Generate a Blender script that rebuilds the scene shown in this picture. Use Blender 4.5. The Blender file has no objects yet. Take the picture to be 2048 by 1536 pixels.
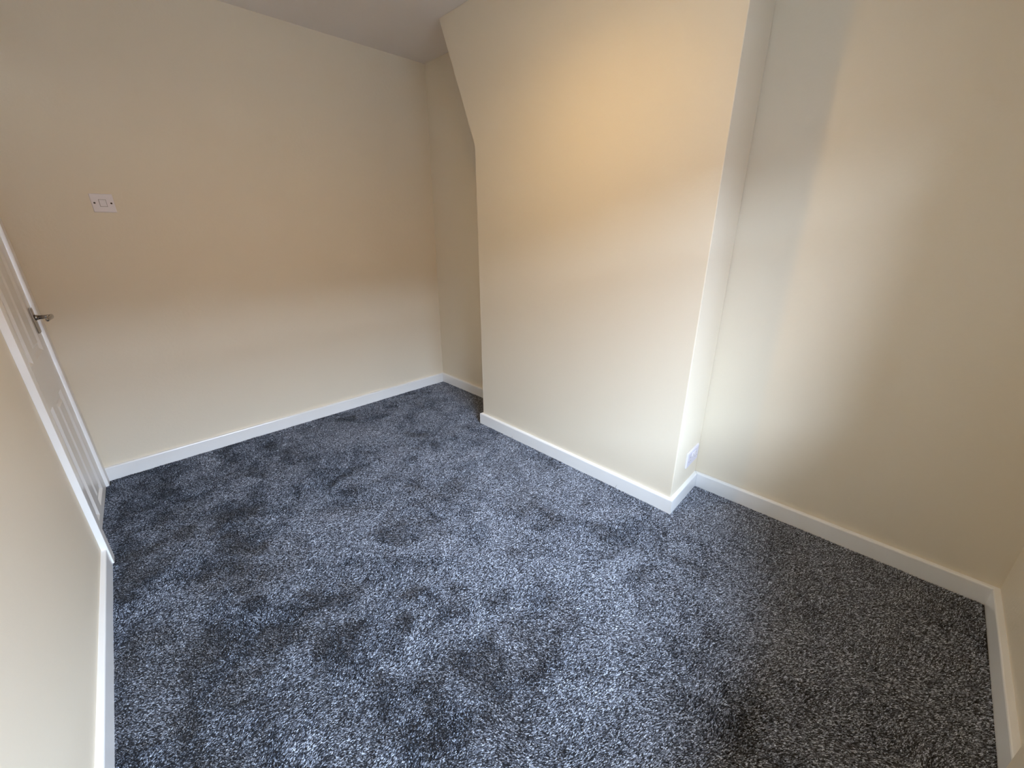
import bpy, bmesh, math, random
from mathutils import Vector, Matrix

S = bpy.context.scene
COL = S.collection

# ------------------------------------------------------------------ camera
def make_camera():
    pitch, yaw, roll = map(math.radians, (20.6197, 45.5704, -0.2527))
    fw = Vector((math.cos(pitch)*math.cos(yaw), math.cos(pitch)*math.sin(yaw), -math.sin(pitch)))
    r = fw.cross(Vector((0, 0, 1))).normalized()
    u = r.cross(fw)
    r2 = r*math.cos(roll) + u*math.sin(roll)
    u2 = -r*math.sin(roll) + u*math.cos(roll)
    m = Matrix((r2, u2, -fw)).transposed().to_4x4()
    m.translation = Vector((0.3364, 0.4381, 1.2863))
    cd = bpy.data.cameras.new('camera')
    cd.sensor_fit = 'HORIZONTAL'; cd.sensor_width = 36.0
    cd.lens = 811.22/2048*36.0
    cd.clip_start = 0.01; cd.clip_end = 200
    c = bpy.data.objects.new('camera', cd); c.matrix_world = m
    COL.objects.link(c); S.camera = c
make_camera()

# ------------------------------------------------------------------ view, world, lights
S.view_settings.view_transform = 'Standard'
S.view_settings.look = 'None'
S.view_settings.gamma = 1.0
S.view_settings.use_curve_mapping = False
S.view_settings.exposure = 0.0
S.cycles.use_denoising = True
S.cycles.max_bounces = 10
S.cycles.diffuse_bounces = 7

SKY_STRENGTH = 43.5
SKY_COLOR = (0.67, 0.785, 1.0, 1)
LAMP_EMIT = 540.0
LAMP_COLOR = (1.0, 0.63, 0.20, 1)
LAMP_POS = (1.28, 1.575, 2.13)

WIN_X0, WIN_X1 = 0.30, 1.66
SILL_Z, HEAD_Z = 0.70, 1.88
WALL_T = 0.24

w = bpy.data.worlds.new('overcast_sky'); S.world = w; w.use_nodes = True
bg = w.node_tree.nodes['Background']
bg.inputs['Color'].default_value = SKY_COLOR
# overcast sky: three times brighter at the zenith than at the horizon
wn, wl = w.node_tree.nodes, w.node_tree.links
tcw = wn.new('ShaderNodeTexCoord'); sep = wn.new('ShaderNodeSeparateXYZ'); wl.new(tcw.outputs['Generated'], sep.inputs[0])
mr = wn.new('ShaderNodeMapRange'); mr.clamp = True
mr.inputs['From Min'].default_value = 0; mr.inputs['From Max'].default_value = 1
mr.inputs['To Min'].default_value = SKY_STRENGTH*.75; mr.inputs['To Max'].default_value = SKY_STRENGTH*1.3
wl.new(sep.outputs['Z'], mr.inputs['Value']); wl.new(mr.outputs['Result'], bg.inputs['Strength'])

pd = bpy.data.lights.new('window_portal', 'AREA')
pd.shape = 'RECTANGLE'; pd.size = WIN_X1-WIN_X0+0.05; pd.size_y = HEAD_Z-SILL_Z+0.05
pd.cycles.is_portal = True
po = bpy.data.objects.new('window_portal', pd); COL.objects.link(po)
po.location = ((WIN_X0+WIN_X1)/2, -WALL_T-0.01, (SILL_Z+HEAD_Z)/2)
po.rotation_euler = (math.radians(90), 0, 0)   # -Z looks along +Y, into the room

# ------------------------------------------------------------------ materials
def mat(name):
    m = bpy.data.materials.new(name); m.use_nodes = True
    nt = m.node_tree; b = nt.nodes['Principled BSDF']
    return m, nt, b
def ramp(nt, fac, stops):
    r = nt.nodes.new('ShaderNodeValToRGB'); e = r.color_ramp.elements
    e[0].position, e[0].color = stops[0][0], (*stops[0][1], 1)
    e[1].position, e[1].color = stops[-1][0], (*stops[-1][1], 1)
    for p, c in stops[1:-1]:
        n = e.new(p); n.color = (*c, 1)
    nt.links.new(fac, r.inputs[0]); return r.outputs[0]
def noise(nt, scale, detail=3, rough=.5, vec=None):
    n = nt.nodes.new('ShaderNodeTexNoise'); n.inputs['Scale'].default_value = scale
    n.inputs['Detail'].default_value = detail; n.inputs['Roughness'].default_value = rough
    if vec is None:
        tc = nt.nodes.new('ShaderNodeTexCoord'); vec = tc.outputs['Object']
    nt.links.new(vec, n.inputs['Vector']); return n
def bump(nt, b, h, dist, strength=1.0):
    bn = nt.nodes.new('ShaderNodeBump'); bn.inputs['Distance'].default_value = dist
    bn.inputs['Strength'].default_value = strength
    nt.links.new(h, bn.inputs['Height']); nt.links.new(bn.outputs[0], b.inputs['Normal'])

def paint(name, c0, c1, rough, bscale, bdist, spec=.4):
    m, nt, b = mat(name)
    n = noise(nt, 1.3, 4)
    nt.links.new(ramp(nt, n.outputs['Fac'], [(.3, c0), (.7, c1)]), b.inputs['Base Color'])
    b.inputs['Roughness'].default_value = rough
    b.inputs['Specular IOR Level'].default_value = spec
    n2 = noise(nt, bscale, 4, .6)
    bump(nt, b, n2.outputs['Fac'], bdist)
    return m
M_WALL = paint('cream_emulsion', (.76, .69, .565), (.775, .705, .58), .55, 60, .0006)
M_CEIL = paint('white_ceiling_emulsion', (.77, .725, .69), (.80, .755, .72), .5, 14, .002)
M_GLOSS = paint('white_gloss_paint', (.84, .85, .86), (.88, .89, .90), .22, 25, .0003, .5)
M_DOOR = paint('white_satin_door', (.78, .77, .76), (.80, .79, .78), .3, 90, .0002, .5)
M_PLASTIC = paint('white_plastic', (.74, .71, .74), (.76, .73, .76), .3, 200, .00003, .5)
M_FILM = paint('lilac_grey_plastic', (.62, .60, .70), (.66, .64, .74), .3, 200, .00003, .5)
M_UPVC = paint('white_window_frame', (.85, .85, .85), (.87, .87, .87), .3, 50, .0001, .5)

m, nt, b = mat('brown_screw'); b.inputs['Base Color'].default_value = (.03, .018, .012, 1)
n = noise(nt, 900); b.inputs['Metallic'].default_value = .3; b.inputs['Roughness'].default_value = .5
bump(nt, b, n.outputs['Fac'], .0001); M_SCREW = m
m, nt, b = mat('dark_slot'); b.inputs['Base Color'].default_value = (.30, .27, .26, 1)
n = noise(nt, 900); bump(nt, b, n.outputs['Fac'], .0001); M_SLOT = m
m, nt, b = mat('polished_chrome'); b.inputs['Base Color'].default_value = (.36, .34, .32, 1)
b.inputs['Metallic'].default_value = 1; b.inputs['Roughness'].default_value = .14
n = noise(nt, 300); bump(nt, b, n.outputs['Fac'], .00005); M_CHROME = m

m, nt, b = mat('glass_pane')
out = nt.nodes['Material Output']; nt.nodes.remove(b)
tr = nt.nodes.new('ShaderNodeBsdfTransparent'); tr.inputs[0].default_value = (.93, .95, .94, 1)
gl = nt.nodes.new('ShaderNodeBsdfGlossy'); gl.inputs['Roughness'].default_value = .0
mx = nt.nodes.new('ShaderNodeMixShader'); fr = nt.nodes.new('ShaderNodeFresnel'); fr.inputs[0].default_value = 1.2
nt.links.new(fr.outputs[0], mx.inputs[0]); nt.links.new(tr.outputs[0], mx.inputs[1]); nt.links.new(gl.outputs[0], mx.inputs[2])
nt.links.new(mx.outputs[0], out.inputs[0]); M_GLASS = m

m, nt, b = mat('lit_bulb')
b.inputs['Base Color'].default_value = (1, 1, 1, 1)
b.inputs['Emission Color'].default_value = LAMP_COLOR
b.inputs['Emission Strength'].default_value = LAMP_EMIT
M_BULB = m

m, nt, b = mat('carpet_backing')
n = noise(nt, 260, 2); nt.links.new(ramp(nt, n.outputs['Fac'], [(.3, (.010, .010, .012)), (.7, (.03, .03, .035))]), b.inputs['Base Color'])
b.inputs['Roughness'].default_value = 1; bump(nt, b, n.outputs['Fac'], .002); M_BACK = m

m, nt, b = mat('charcoal_carpet_yarn')
at = nt.nodes.new('ShaderNodeAttribute'); at.attribute_type = 'INSTANCER'; at.attribute_name = 'shade'
nt.links.new(ramp(nt, at.outputs['Fac'], [(0, (.011, .012, .016)), (.45, (.066, .072, .091)), (.8, (.28, .31, .38)), (1, (.76, .83, .96))]), b.inputs['Base Color'])
b.inputs['Roughness'].default_value = .6; b.inputs['Specular IOR Level'].default_value = .35
b.inputs['Sheen Weight'].default_value = .05; b.inputs['Sheen Roughness'].default_value = .4
M_YARN = m

m, nt, b = mat('red_brick_facade')
tc = nt.nodes.new('ShaderNodeTexCoord'); br = nt.nodes.new('ShaderNodeTexBrick')
br.inputs['Color1'].default_value = (.20, .09, .06, 1); br.inputs['Color2'].default_value = (.15, .07, .05, 1)
br.inputs['Mortar'].default_value = (.22, .2, .18, 1); br.inputs['Scale'].default_value = 4.4
mp = nt.nodes.new('ShaderNodeMapping'); mp.inputs['Rotation'].default_value = (math.radians(90), 0, 0)
nt.links.new(tc.outputs['Object'], mp.inputs[0]); nt.links.new(mp.outputs[0], br.inputs['Vector'])
nt.links.new(br.outputs['Color'], b.inputs['Base Color']); b.inputs['Roughness'].default_value = .9; M_BRICK = m
M_SLATE = paint('dark_roof_slate', (.05, .05, .06), (.08, .08, .09), .7, 8, .01)
M_ASPH = paint('street_asphalt', (.09, .09, .09), (.13, .13, .13), .9, 40, .003)
M_DARKGLASS = paint('dark_house_window', (.03, .035, .04), (.04, .045, .05), .1, 2, .0001)

# ------------------------------------------------------------------ helpers
def link(name, bm, m, parent=None, label=None, cat=None, kind=None, group=None, bevel=0, seg=2, smooth=False):
    bmesh.ops.recalc_face_normals(bm, faces=bm.faces)
    me = bpy.data.meshes.new(name); bm.to_mesh(me); bm.free()
    me.materials.append(m)
    if smooth:
        for p in me.polygons: p.use_smooth = True
    o = bpy.data.objects.new(name, me); COL.objects.link(o)
    if parent is not None: o.parent = parent
    if label: o['label'] = label
    if cat: o['category'] = cat
    if kind: o['kind'] = kind
    if group: o['group'] = group
    if bevel:
        md = o.modifiers.new('bevel', 'BEVEL'); md.width = bevel; md.segments = seg; md.limit_method = 'ANGLE'
        md.angle_limit = math.radians(35); md.harden_normals = False
    return o
def empty(name, loc, rz=0, label=None, cat=None, kind=None, group=None):
    o = bpy.data.objects.new(name, None); COL.objects.link(o); o.location = loc; o.rotation_euler = (0, 0, rz)
    o.empty_display_size = .05
    for k, v in (('label', label), ('category', cat), ('kind', kind), ('group', group)):
        if v: o[k] = v
    return o
def box(bm, x0, x1, y0, y1, z0, z1):
    v = [bm.verts.new((x, y, z)) for z in (z0, z1) for x, y in ((x0, y0), (x1, y0), (x1, y1), (x0, y1))]
    for f in ((0, 3, 2, 1), (4, 5, 6, 7), (0, 1, 5, 4), (1, 2, 6, 5), (2, 3, 7, 6), (3, 0, 4, 7)):
        bm.faces.new([v[i] for i in f])
    return v
def prism(bm, front, back):
    """closed solid between two equal-length loops of points"""
    a = [bm.verts.new(p) for p in front]; c = [bm.verts.new(p) for p in back]
    bm.faces.new(a); bm.faces.new(list(reversed(c)))
    n = len(a)
    for i in range(n):
        j = (i+1) % n
        bm.faces.new((a[j], a[i], c[i], c[j]))
def cyl(bm, p0, p1, r0, r1=None, n=24):
    r1 = r0 if r1 is None else r1
    p0, p1 = Vector(p0), Vector(p1); d = (p1-p0).normalized()
    q = d.to_track_quat('Z', 'Y')
    A = [bm.verts.new(p0 + q @ Vector((r0*math.cos(t), r0*math.sin(t), 0))) for t in [2*math.pi*i/n for i in range(n)]]
    B = [bm.verts.new(p1 + q @ Vector((r1*math.cos(t), r1*math.sin(t), 0))) for t in [2*math.pi*i/n for i in range(n)]]
    bm.faces.new(list(reversed(A))); bm.faces.new(B)
    for i in range(n):
        j = (i+1) % n; bm.faces.new((A[i], A[j], B[j], B[i]))

# ------------------------------------------------------------------ plan of the room
H = 2.40
def LX(y): return 0.0295 + 0.029*(y-1.605)          # face of the door wall, slightly out of square
YB_L, YB_R = 3.387, 3.391                           # back wall face at its left and right end
YB_RT = 3.358                                       # ... leaning in a little at the top
XR0 = 2.354; XR = 2.346                                          # face of the alcove wall
C1 = (2.0259, 2.4531); C2 = (2.0249, 1.0735); C3Y = 1.0884
ARCH_Y0, ARCH_Y1 = 2.538, 2.596                     # architrave nearer the camera
DOOR_Y0, DOOR_Y1 = 2.606, 3.300
DOOR_TOP = 1.98

# floor slab
bm = bmesh.new(); box(bm, -0.35, 2.65, -0.02, 3.75, -0.12, 0.0)
floor = link('floor', bm, M_BACK, label='charcoal carpet backing under the pile', kind='structure')
# ceiling
bm = bmesh.new(); box(bm, -0.35, 2.65, -WALL_T, 3.75, H, H+0.15)
link('ceiling', bm, M_CEIL, label='plain white painted ceiling with a slightly uneven skim', kind='structure')

# back wall (light switch wall)
bm = bmesh.new()
prism(bm, [(-.2, YB_L, 0), (XR+.2, YB_R, 0), (XR+.2, YB_RT, H), (-.2, YB_L, H)],
          [(-.2, 3.65, 0), (XR+.2, 3.65, 0), (XR+.2, 3.65, H), (-.2, 3.65, H)])
link('wall_back', bm, M_WALL, label='cream painted wall carrying the light switch', kind='structure')

# right wall: the alcove plane behind the chimney breast
bm = bmesh.new()
prism(bm, [(XR0, -.0, 0), (XR, 3.42, 0), (XR, 3.42, H), (XR0, -.0, H)],
          [(XR+.2, -.0, 0), (XR+.2, 3.42, 0), (XR+.2, 3.42, H), (XR+.2, -.0, H)])
link('wall_right', bm, M_WALL, label='cream painted wall of the alcoves on both sides of the chimney breast', kind='structure')

# chimney breast, wider to the left above head height
bm = bmesh.new()
fx, bx_ = C1[0], XR+.002
fr_ = [(C2[0], C2[1], 0), (C2[0], C2[1]-.002, H), (2.0356, 2.7434, H), (C1[0], C1[1], 1.7393), (C1[0], C1[1], 0)]
bk_ = [(bx_, C3Y, 0), (bx_, C3Y+.014, H), (bx_, 2.7434, H), (bx_, C1[1], 1.7393), (bx_, C1[1], 0)]
prism(bm, fr_, bk_)
link('wall_chimney_breast', bm, M_WALL, label='cream chimney breast whose left edge slants outward near the ceiling', kind='structure', bevel=.003, seg=2)

# left wall with the door opening
bm = bmesh.new()
def lw(y0, y1, z0, z1):
    prism(bm, [(LX(y0), y0, z0), (LX(y1), y1, z0), (LX(y1), y1, z1), (LX(y0), y0, z1)],
              [(-.16, y0, z0), (-.16, y1, z0), (-.16, y1, z1), (-.16, y0, z1)])
lw(0.0, ARCH_Y0+.035, 0, H)
lw(ARCH_Y0+.035, 3.345, DOOR_TOP+.03, H)
lw(3.345, 3.42, 0, H)
link('wall_left', bm, M_WALL, label='cream painted wall with the door, close to the camera', kind='structure')

# window wall (behind the camera)
bm = bmesh.new()
box(bm, -.16, WIN_X0, -WALL_T, 0, 0, H); box(bm, WIN_X1, XR+.2, -WALL_T, 0, 0, H)
box(bm, WIN_X0, WIN_X1, -WALL_T, 0, 0, SILL_Z); box(bm, WIN_X0, WIN_X1, -WALL_T, 0, HEAD_Z, H)
link('wall_front', bm, M_WALL, label='cream painted window wall beside the camera', kind='structure')
# boxed-in apron below the window
bm = bmesh.new(); box(bm, .30, 1.620, 0, .0192, 0, SILL_Z-.03)
link('trim_1', bm, M_WALL, label='cream boxed panel below the window, cutting across the skirting', kind='structure', bevel=.002)

# ------------------------------------------------------------------ skirting boards
SH, ST = 0.0797, 0.0177
def skirting(name, wa, wb, fa, fb, label, hs=SH):
    """wa, wb: wall line ends; fa, fb: front line ends (mitred)"""
    bm = bmesh.new()
    wa, wb, fa, fb = map(lambda p: Vector((p[0], p[1], 0)), (wa, wb, fa, fb))
    def prof(wp, fp):
        d = fp-wp
        return [wp, wp+d, wp+d+Vector((0, 0, hs-.005)), wp+d*.93+Vector((0, 0, hs-.0015)), wp+d*.80+Vector((0, 0, hs)), wp+Vector((0, 0, hs+.001))]
    prism(bm, prof(wa, fa), prof(wb, fb))
    return link(name, bm, M_GLOSS, label=label, kind='structure')
t = ST
LB = ARCH_Y0
skirting('baseboard_left', (LX(.0), 0), (LX(LB), LB), (LX(0)+t, 0), (LX(LB)+t-.002, LB), 'white gloss skirting along the door wall')
skirting('baseboard_back', (LX(3.387), YB_L), (XR, YB_R), (LX(3.387), YB_L-t), (XR-t, YB_R-t), 'white gloss skirting under the light switch wall')
skirting('baseboard_alcove_left', (XR, YB_R), (XR, C1[1]), (XR-t, YB_R-t), (XR-t, C1[1]+t), 'white gloss skirting in the dark alcove left of the chimney breast')
skirting('baseboard_chimney_left', (XR, C1[1]), C1, (XR-t, C1[1]+t), (C1[0]-t, C1[1]+t), 'white gloss skirting on the hidden left side of the chimney breast')
skirting('baseboard_chimney', C1, C2, (C1[0]-t, C1[1]+t), (C2[0]-t, C2[1]-t), 'white gloss skirting along the chimney breast front')
skirting('baseboard_chimney_right', C2, (XR, C3Y), (C2[0]-t, C2[1]-t), (XR-t, C3Y-t), 'short white gloss skirting on the chimney breast return below the socket')
skirting('baseboard_right', (XR+.003, C3Y), (XR0, 0), (XR+.003-t, C3Y-t), (XR0-t, t), 'long white gloss skirting in the right alcove')
skirting('baseboard_front', (XR0, 0), (1.62, 0), (XR0-t, t), (1.62, t), 'white gloss skirting under the window wall')

# ------------------------------------------------------------------ door
door = empty('door_1', (0, 0, 0), label='white moulded six-panel door in the left wall, chrome lever handle', kind='structure')
DA = Vector((0.0331, DOOR_Y0, 0.0)); DB = Vector((0.0703, DOOR_Y1, 0.0))
du = (DB-DA); DW = du.length; du.normalize(); dn = Vector((du.y, -du.x, 0))    # dn points into the room
def D(u, z, n): return DA + du*u + dn*n + Vector((0, 0, z))
def uy(y): return (y-DOOR_Y0)/(DOOR_Y1-DOOR_Y0)*DW
PANELS = []
for (ya, yb) in ((2.705, 2.928), (3.014, 3.205)):
    for (za, zb) in ((.045, .600), (.790, 1.420), (1.520, 1.830)):
        PANELS.append((uy(ya), uy(yb), za, zb))
DT = 0.038
# leaf: a grid with the panel recesses sunk in
bm = bmesh.new()
us = sorted({0, DW, *[p[0] for p in PANELS], *[p[1] for p in PANELS]})
zs = sorted({.004, DOOR_TOP, *[p[2] for p in PANELS], *[p[3] for p in PANELS]})
vg = {}
def gv(i, j, n=0.0):
    k = (i, j, n)
    if k not in vg: vg[k] = bm.verts.new(D(us[i], zs[j], n))
    return vg[k]
for i in range(len(us)-1):
    for j in range(len(zs)-1):
        if any(abs(us[i]-p[0]) < 1e-6 and abs(zs[j]-p[2]) < 1e-6 for p in PANELS): continue
        bm.faces.new((gv(i, j), gv(i+1, j), gv(i+1, j+1), gv(i, j+1)))
nu, nz = len(us)-1, len(zs)-1
for j in range(nz):
    bm.faces.new((gv(0, j, -DT), gv(0, j), gv(0, j+1), gv(0, j+1, -DT)))
    bm.faces.new((gv(nu, j), gv(nu, j, -DT), gv(nu, j+1, -DT), gv(nu, j+1)))
for i in range(nu):
    bm.faces.new((gv(i, 0, -DT), gv(i+1, 0, -DT), gv(i+1, 0), gv(i, 0)))
    bm.faces.new((gv(i, nz), gv(i+1, nz), gv(i+1, nz, -DT), gv(i, nz, -DT)))
    for j in range(nz):
        bm.faces.new((gv(i, j, -DT), gv(i, j+1, -DT), gv(i+1, j+1, -DT), gv(i+1, j, -DT)))
leaf = link('door_leaf', bm, M_DOOR, door)
for (u0, u1, z0, z1) in PANELS:
    bm = bmesh.new()
    rings = [(0, 0.0), (.013, -.009), (.030, -.009), (.046, -.0015)]
    prev = None
    for ins, dep in rings:
        q = [bm.verts.new(D(a, c, dep)) for a, c in ((u0+ins, z0+ins), (u1-ins, z0+ins), (u1-ins, z1-ins), (u0+ins, z1-ins))]
        if prev:
            for k in range(4):
                bm.faces.new((prev[k], prev[(k+1) % 4], q[(k+1) % 4], q[k]))
        prev = q
    bm.faces.new(prev)
    link('raised_panel', bm, M_DOOR, leaf)
# handle: short backplate, neck and lever turned towards the hinges
handle = empty('door_handle', (0, 0, 0)); handle.parent = door; handle['label'] = 'polished chrome lever handle on a short plate'
hu = uy(3.252); hz = .918
bm = bmesh.new()
prism(bm, [D(hu-.019, hz-.058, .0), D(hu+.019, hz-.058, .0), D(hu+.019, hz+.058, .0), D(hu-.019, hz+.058, .0)],
          [D(hu-.017, hz-.056, .008), D(hu+.017, hz-.056, .008), D(hu+.017, hz+.056, .008), D(hu-.017, hz+.056, .008)])
link('backplate', bm, M_CHROME, handle, bevel=.002, smooth=False)
bm = bmesh.new()
cyl(bm, D(hu, hz+.012, .006), D(hu, hz+.012, .018), .014, .011)
cyl(bm, D(hu, hz+.012, .018), D(hu, hz+.012, .058), .0085, .0085)
link('neck', bm, M_CHROME, handle, smooth=True)
bm = bmesh.new()
secs = [(0.012, .058, .0095), (0, .060, .0105), (-.02, .061, .0100), (-.06, .059, .0085), (-.095, .056, .0095), (-.108, .055, .0075)]
rr = []
for (uo, no, rad) in secs:
    rr.append([bm.verts.new(D(hu+uo, hz+.012+rad*math.sin(a), no+rad*.6*math.cos(a))) for a in [2*math.pi*k/14 for k in range(14)]])
for A, B in zip(rr, rr[1:]):
    for k in range(14): bm.faces.new((A[k], A[(k+1) % 14], B[(k+1) % 14], B[k]))
bm.faces.new(rr[0]); bm.faces.new(list(reversed(rr[-1])))
link('lever', bm, M_CHROME, handle, smooth=True)

# door frame: near architrave, head, far architrave and linings
def arch(name, y0, y1, z0, z1, x_in, x_out, label):
    bm = bmesh.new()
    prism(bm, [(LX(y0)-x_in, y0, z0), (LX(y0)+x_out, y0, z0), (LX(y0)+x_out, y0, z1), (LX(y0)-x_in, y0, z1)],
              [(LX(y1)-x_in, y1, z0), (LX(y1)+x_out, y1, z0), (LX(y1)+x_out, y1, z1), (LX(y1)-x_in, y1, z1)])
    return link(name, bm, M_DOOR if name == 'trim_3' else M_GLOSS, label=label, kind='structure', bevel=.0015)
arch('trim_2', ARCH_Y0, ARCH_Y1, 0, DOOR_TOP+.062, 0, .0205, 'bright white upright of the door frame nearest the camera')
arch('trim_3', 3.306, 3.368, 0, DOOR_TOP+.062, .03, .005, 'narrow white upright of the door frame in the room corner')
arch('trim_4', ARCH_Y1, 3.306, DOOR_TOP+.003, DOOR_TOP+.062, 0, .0205, 'white head piece of the door frame')
bm = bmesh.new()
prism(bm, [(-.16, 2.573, 0), (LX(2.6)-.0, 2.573, 0), (LX(2.6)-.0, 2.573, DOOR_TOP+.03), (-.16, 2.573, DOOR_TOP+.03)],
          [(-.16, 2.603, 0), (LX(2.6)-.0, 2.603, 0), (LX(2.6)-.0, 2.603, DOOR_TOP+.03), (-.16, 2.603, DOOR_TOP+.03)])
link('trim_5', bm, M_GLOSS, label='white door lining on the hinge side', kind='structure')

# ------------------------------------------------------------------ light switch on the back wall
def plate_part(name, frame, u0, u1, v0, v1, n0, n1, m, parent, bevel=0, taper=0, label=None):
    bm = bmesh.new()
    prism(bm, [frame(u0, v0, n0), frame(u1, v0, n0), frame(u1, v1, n0), frame(u0, v1, n0)],
              [frame(u0+taper, v0+taper, n1), frame(u1-taper, v0+taper, n1), frame(u1-taper, v1-taper, n1), frame(u0+taper, v1-taper, n1)])
    return link(name, bm, m, parent, bevel=bevel, label=label)
sw = empty('light_switch', (.4305, YB_L, 1.4235), label='square white single light switch with two dark screws on cream wall', cat='switch')
def SF(u, v, n): return Vector((u, -n, v))
a = .0430
plate_part('faceplate', SF, -a, a, -a, a, .0005, .0095, M_PLASTIC, sw, bevel=.0025, taper=.002)
bm = bmesh.new()
prism(bm, [SF(-.012, -.015, .008), SF(.012, -.015, .008), SF(.012, .015, .008), SF(-.012, .015, .008)],
          [SF(-.0115, -.0145, .0105), SF(.0115, -.0145, .0105), SF(.0115, .0145, .0145), SF(-.0115, .0145, .0145)])
link('rocker', bm, M_PLASTIC, sw, bevel=.0006)
bm = bmesh.new()
for q in ((-.0136, -.0120, -.0166, .0166), (.0120, .0136, -.0166, .0166), (-.0120, .0120, .0150, .0166), (-.0120, .0120, -.0166, -.0150)):
    box(bm, q[0], q[1], -.0098, -.0090, q[2], q[3])
link('rocker_gap', bm, M_SLOT, sw, label='dark gap around the rocker')
for s in (-1, 1):
    bm = bmesh.new(); cyl(bm, SF(s*.0300, 0, .009), SF(s*.0300, 0, .0104), .0042, .0036, 18)
    link('screw', bm, M_SCREW, sw, label='dark screw head')

# ------------------------------------------------------------------ socket on the chimney breast return
sk = empty('wall_socket', (2.234, C3Y, .223), label='double wall socket low on the chimney breast return above the skirting', cat='socket')
sk.rotation_euler = (0, 0, math.atan2(C3Y-C2[1], XR-C2[0])); sk.location.y = C2[1] + (C3Y-C2[1])*(2.234-C2[0])/(XR-C2[0])
plate_part('pattress', SF, -.074, .074, -.043, .043, .0002, .008, M_PLASTIC, sk, bevel=.002, taper=.001)
plate_part('faceplate', SF, -.068, .068, -.037, .037, .008, .0100, M_FILM, sk, bevel=.001, taper=.001, label='lilac grey face plate')
for s in (-1, 1):
    plate_part('rocker', SF, s*.014-.008, s*.014+.008, .008, .028, .0098, .0128, M_PLASTIC, sk, bevel=.001, taper=.001, label='small white switch rocker')
    bm = bmesh.new()
    cx = s*.040
    for (x0, x1, z0, z1) in ((cx-.002, cx+.002, .006, .014), (cx-.0145, cx-.0085, -.0135, -.0095), (cx+.0085, cx+.0145, -.0135, -.0095)):
        prism(bm, [SF(x0, z0, .0098), SF(x1, z0, .0098), SF(x1, z1, .0098), SF(x0, z1, .0098)],
                  [SF(x0, z0, .0102), SF(x1, z0, .0102), SF(x1, z1, .0102), SF(x0, z1, .0102)])
    link('pin_hole', bm, M_SLOT, sk)

# ------------------------------------------------------------------ window (behind the camera)
win = empty('window_1', ((WIN_X0+WIN_X1)/2, -.17, SILL_Z), label='white framed window with a fanlight, behind the camera', kind='structure')
wx = (WIN_X1-WIN_X0)/2; wh = HEAD_Z-SILL_Z
TR = wh-.34
bm = bmesh.new()
box(bm, -wx, -wx+.055, -.035, .035, 0, wh); box(bm, wx-.055, wx, -.035, .035, 0, wh)
box(bm, -wx+.055, wx-.055, -.035, .035, 0, .055); box(bm, -wx+.055, wx-.055, -.035, .035, wh-.055, wh)
link('window_frame', bm, M_UPVC, win)
bm = bmesh.new(); box(bm, -wx+.055, wx-.055, -.03, .03, TR-.03, TR+.03); link('transom', bm, M_UPVC, win)
bm = bmesh.new(); box(bm, -wx+.055, wx-.055, -.003, .003, .055, TR-.03); link('pane', bm, M_GLASS, win)
bm = bmesh.new(); box(bm, -wx+.055, wx-.055, -.003, .003, TR+.03, wh-.055); link('pane', bm, M_GLASS, win)
bm = bmesh.new(); box(bm, -wx-.03, wx+.03, .036, .20, -.028, .0); link('window_sill', bm, M_GLOSS, win, bevel=.004)

# ------------------------------------------------------------------ ceiling lamp (just above the frame)
lp = empty('ceiling_lamp', (LAMP_POS[0], LAMP_POS[1], H), label='small ceiling lamp with a glowing domed diffuser, above the middle of the room', cat='lamp')
zb = LAMP_POS[2]-H
bm = bmesh.new(); cyl(bm, (0, 0, 0), (0, 0, -.03), .05, .045, 32); link('ceiling_rose', bm, M_PLASTIC, lp, bevel=.002)
bm = bmesh.new(); cyl(bm, (0, 0, -.029), (0, 0, zb+.03), .012, .012, 16); link('stem', bm, M_PLASTIC, lp)
bm = bmesh.new(); cyl(bm, (0, 0, zb+.030), (0, 0, zb+.001), .03, .040, 32); link('lamp_holder', bm, M_PLASTIC, lp)
bm = bmesh.new(); bmesh.ops.create_uvsphere(bm, u_segments=24, v_segments=12, radius=.038)
bmesh.ops.delete(bm, geom=[v for v in bm.verts if v.co.z > .001], context='VERTS')
for v in bm.verts: v.co.z = v.co.z*.3 + zb
link('diffuser', bm, M_BULB, lp, smooth=True)

# ------------------------------------------------------------------ outside: street and the row of houses opposite
bm = bmesh.new(); box(bm, -40, 42, -40, -WALL_T-.02, -.6, -.5)
link('ground', bm, M_ASPH, label='grey street outside the window', kind='structure')
house = empty('terrace_house', (1, -12.3, -.5), label='dark brick house across the street, seen only from the window', cat='house')
bm = bmesh.new(); box(bm, -30, 30, -8, 0, 0, 4.85); link('facade', bm, M_BRICK, house)
bm = bmesh.new()
prism(bm, [(-30.3, .3, 4.85), (-30.3, -8.3, 4.85), (-30.3, -4, 6.2)], [(30.3, .3, 4.85), (30.3, -8.3, 4.85), (30.3, -4, 6.2)])
link('roof', bm, M_SLATE, house)
for k in range(8):
    bm = bmesh.new(); x = -24.5+7*k; box(bm, x, x+1.3, -.02, .03, 1.0, 2.4); link('window', bm, M_DARKGLASS, house)

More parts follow.
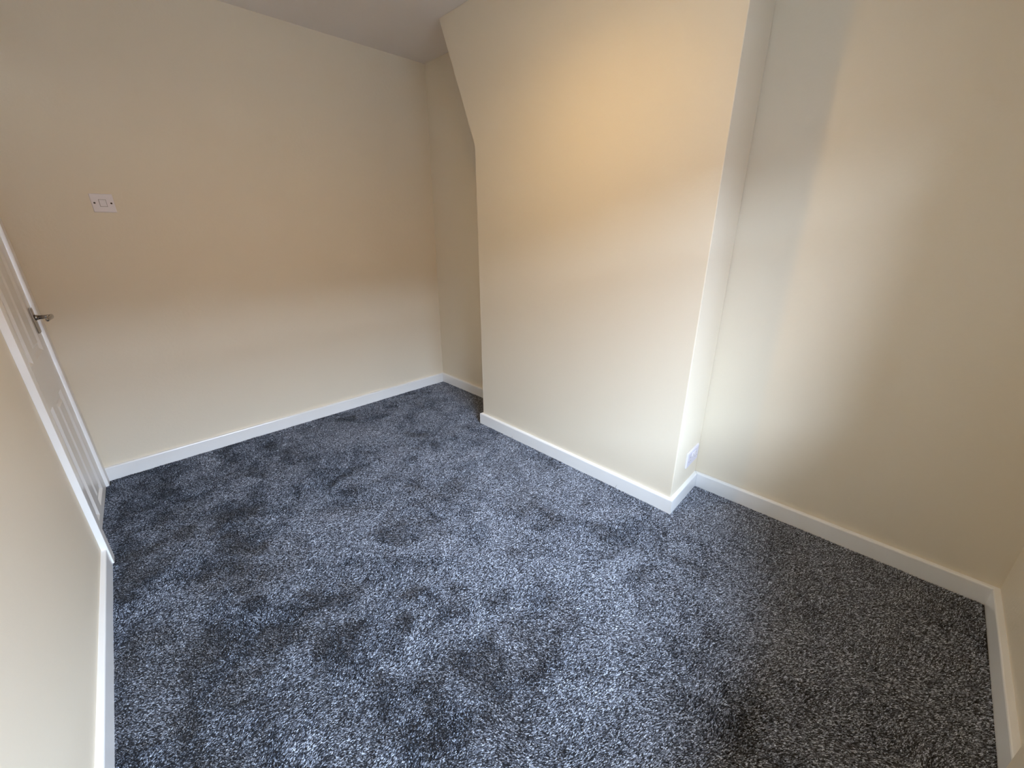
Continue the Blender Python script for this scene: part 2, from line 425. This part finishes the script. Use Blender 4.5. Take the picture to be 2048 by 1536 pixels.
# ------------------------------------------------------------------ carpet pile (geometry nodes, stuff)
bm = bmesh.new()
e = .004
loop = [(LX(0)+t+e, .024), (1.615, .024), (1.625, t+e), (XR0-t-e, t+e), (XR-t-e, C3Y-t-e), (C2[0]-t-e, C2[1]-t-e), (C1[0]-t-e, C1[1]+t+e),
        (XR-t-e, C1[1]+t+e), (XR-t-e, YB_R-t-e), (LX(3.368)+.012, YB_L-t-e), (LX(3.306)+.012, 3.306), (DB.x-.006, DB.y), (DA.x-.006, DA.y), (LX(ARCH_Y0)+.024, ARCH_Y0-.002), (LX(ARCH_Y0-.05)+t+e, ARCH_Y0-.01)]
f = bm.faces.new([bm.verts.new((x, y, .0005)) for x, y in loop])
bmesh.ops.triangulate(bm, faces=[f])
pile = link('carpet_pile', bm, M_YARN, floor, kind='stuff', label='speckled charcoal twist-pile carpet')

LEAN_X, LEAN_Y = 0.85, -1.1      # the pile lies over towards the window
ng = bpy.data.node_groups.new('carpet_pile_tufts', 'GeometryNodeTree')
ng.interface.new_socket('Geometry', in_out='INPUT', socket_type='NodeSocketGeometry')
ng.interface.new_socket('Geometry', in_out='OUTPUT', socket_type='NodeSocketGeometry')
N = ng.nodes; Lk = ng.links
gi = N.new('NodeGroupInput'); go = N.new('NodeGroupOutput')
dist = N.new('GeometryNodeDistributePointsOnFaces'); dist.distribute_method = 'RANDOM'
dist.inputs['Density'].default_value = 175000; dist.inputs['Seed'].default_value = 7
Lk.new(gi.outputs[0], dist.inputs['Mesh'])
cone = N.new('GeometryNodeMeshCone'); cone.fill_type = 'NONE'
cone.inputs['Vertices'].default_value = 5; cone.inputs['Side Segments'].default_value = 1
cone.inputs['Radius Top'].default_value = .0007; cone.inputs['Radius Bottom'].default_value = .0014; cone.inputs['Depth'].default_value = .0056
sm = N.new('GeometryNodeSetMaterial'); sm.inputs['Material'].default_value = M_YARN
Lk.new(cone.outputs['Mesh'], sm.inputs['Geometry'])
iop = N.new('GeometryNodeInstanceOnPoints')
Lk.new(dist.outputs['Points'], iop.inputs['Points']); Lk.new(sm.outputs[0], iop.inputs['Instance'])
pos = N.new('GeometryNodeInputPosition')
def gnoise(scale, detail, off):
    va = N.new('ShaderNodeVectorMath'); va.operation = 'ADD'; va.inputs[1].default_value = off
    Lk.new(pos.outputs[0], va.inputs[0])
    n = N.new('ShaderNodeTexNoise'); n.inputs['Scale'].default_value = scale; n.inputs['Detail'].default_value = detail
    n.inputs['Distortion'].default_value = .8
    Lk.new(va.outputs[0], n.inputs['Vector']); return n.outputs['Fac']
def mathn(op, a, b_=None):
    m_ = N.new('ShaderNodeMath'); m_.operation = op
    for i, v in enumerate((a, b_)):
        if v is None: continue
        if isinstance(v, (int, float)): m_.inputs[i].default_value = v
        else: Lk.new(v, m_.inputs[i])
    return m_.outputs[0]
def rnd(lo, hi, seed):
    r = N.new('FunctionNodeRandomValue'); r.data_type = 'FLOAT'
    r.inputs[2].default_value = lo; r.inputs[3].default_value = hi; r.inputs['Seed'].default_value = seed
    return r.outputs[1]
def lean(off, seed):
    a_ = mathn('MULTIPLY', mathn('SUBTRACT', gnoise(2.6, 4, off), .5), 4.6)
    b_ = mathn('MULTIPLY', mathn('SUBTRACT', gnoise(9.0, 3, (off[1], off[0]+3, 1)), .5), 3.4)
    c_ = mathn('ADD', a_, b_)
    return mathn('ADD', mathn('MAXIMUM', mathn('MINIMUM', c_, .95), -.95), rnd(-.45, .45, seed))
cx = N.new('ShaderNodeCombineXYZ'); cx.inputs[2].default_value = 1.0
Lk.new(mathn('ADD', lean((3.1, 7.7, 0), 1), LEAN_X), cx.inputs[0]); Lk.new(mathn('ADD', lean((13.4, 1.9, 5), 2), LEAN_Y), cx.inputs[1])
al = N.new('FunctionNodeAlignRotationToVector'); al.axis = 'Z'
Lk.new(cx.outputs[0], al.inputs['Vector'])
Lk.new(al.outputs[0], iop.inputs['Rotation'])
sc_ = N.new('ShaderNodeCombineXYZ'); s0 = rnd(.75, 1.35, 4)
Lk.new(s0, sc_.inputs[0]); Lk.new(s0, sc_.inputs[1]); Lk.new(rnd(.8, 1.2, 5), sc_.inputs[2])
Lk.new(sc_.outputs[0], iop.inputs['Scale'])
st = N.new('GeometryNodeStoreNamedAttribute'); st.data_type = 'FLOAT'; st.domain = 'INSTANCE'
st.inputs['Name'].default_value = 'shade'
Lk.new(iop.outputs[0], st.inputs['Geometry']); Lk.new(rnd(0, 1, 11), st.inputs['Value'])
Lk.new(st.outputs[0], go.inputs[0])
md = pile.modifiers.new('tufts', 'NODES'); md.node_group = ng

# two stray fibres standing against the chimney skirting
for (y, lean_, h_) in ((2.14, .0, .013), (1.36, .010, .018)):
    bm = bmesh.new(); x = C2[0]-t-.004
    cyl(bm, (x, y, .004), (x, y-lean_, .012+h_), .0007, .0003, 6)
    link('stray_fibre', bm, M_SCREW, floor, label='dark loose fibre against the skirting')
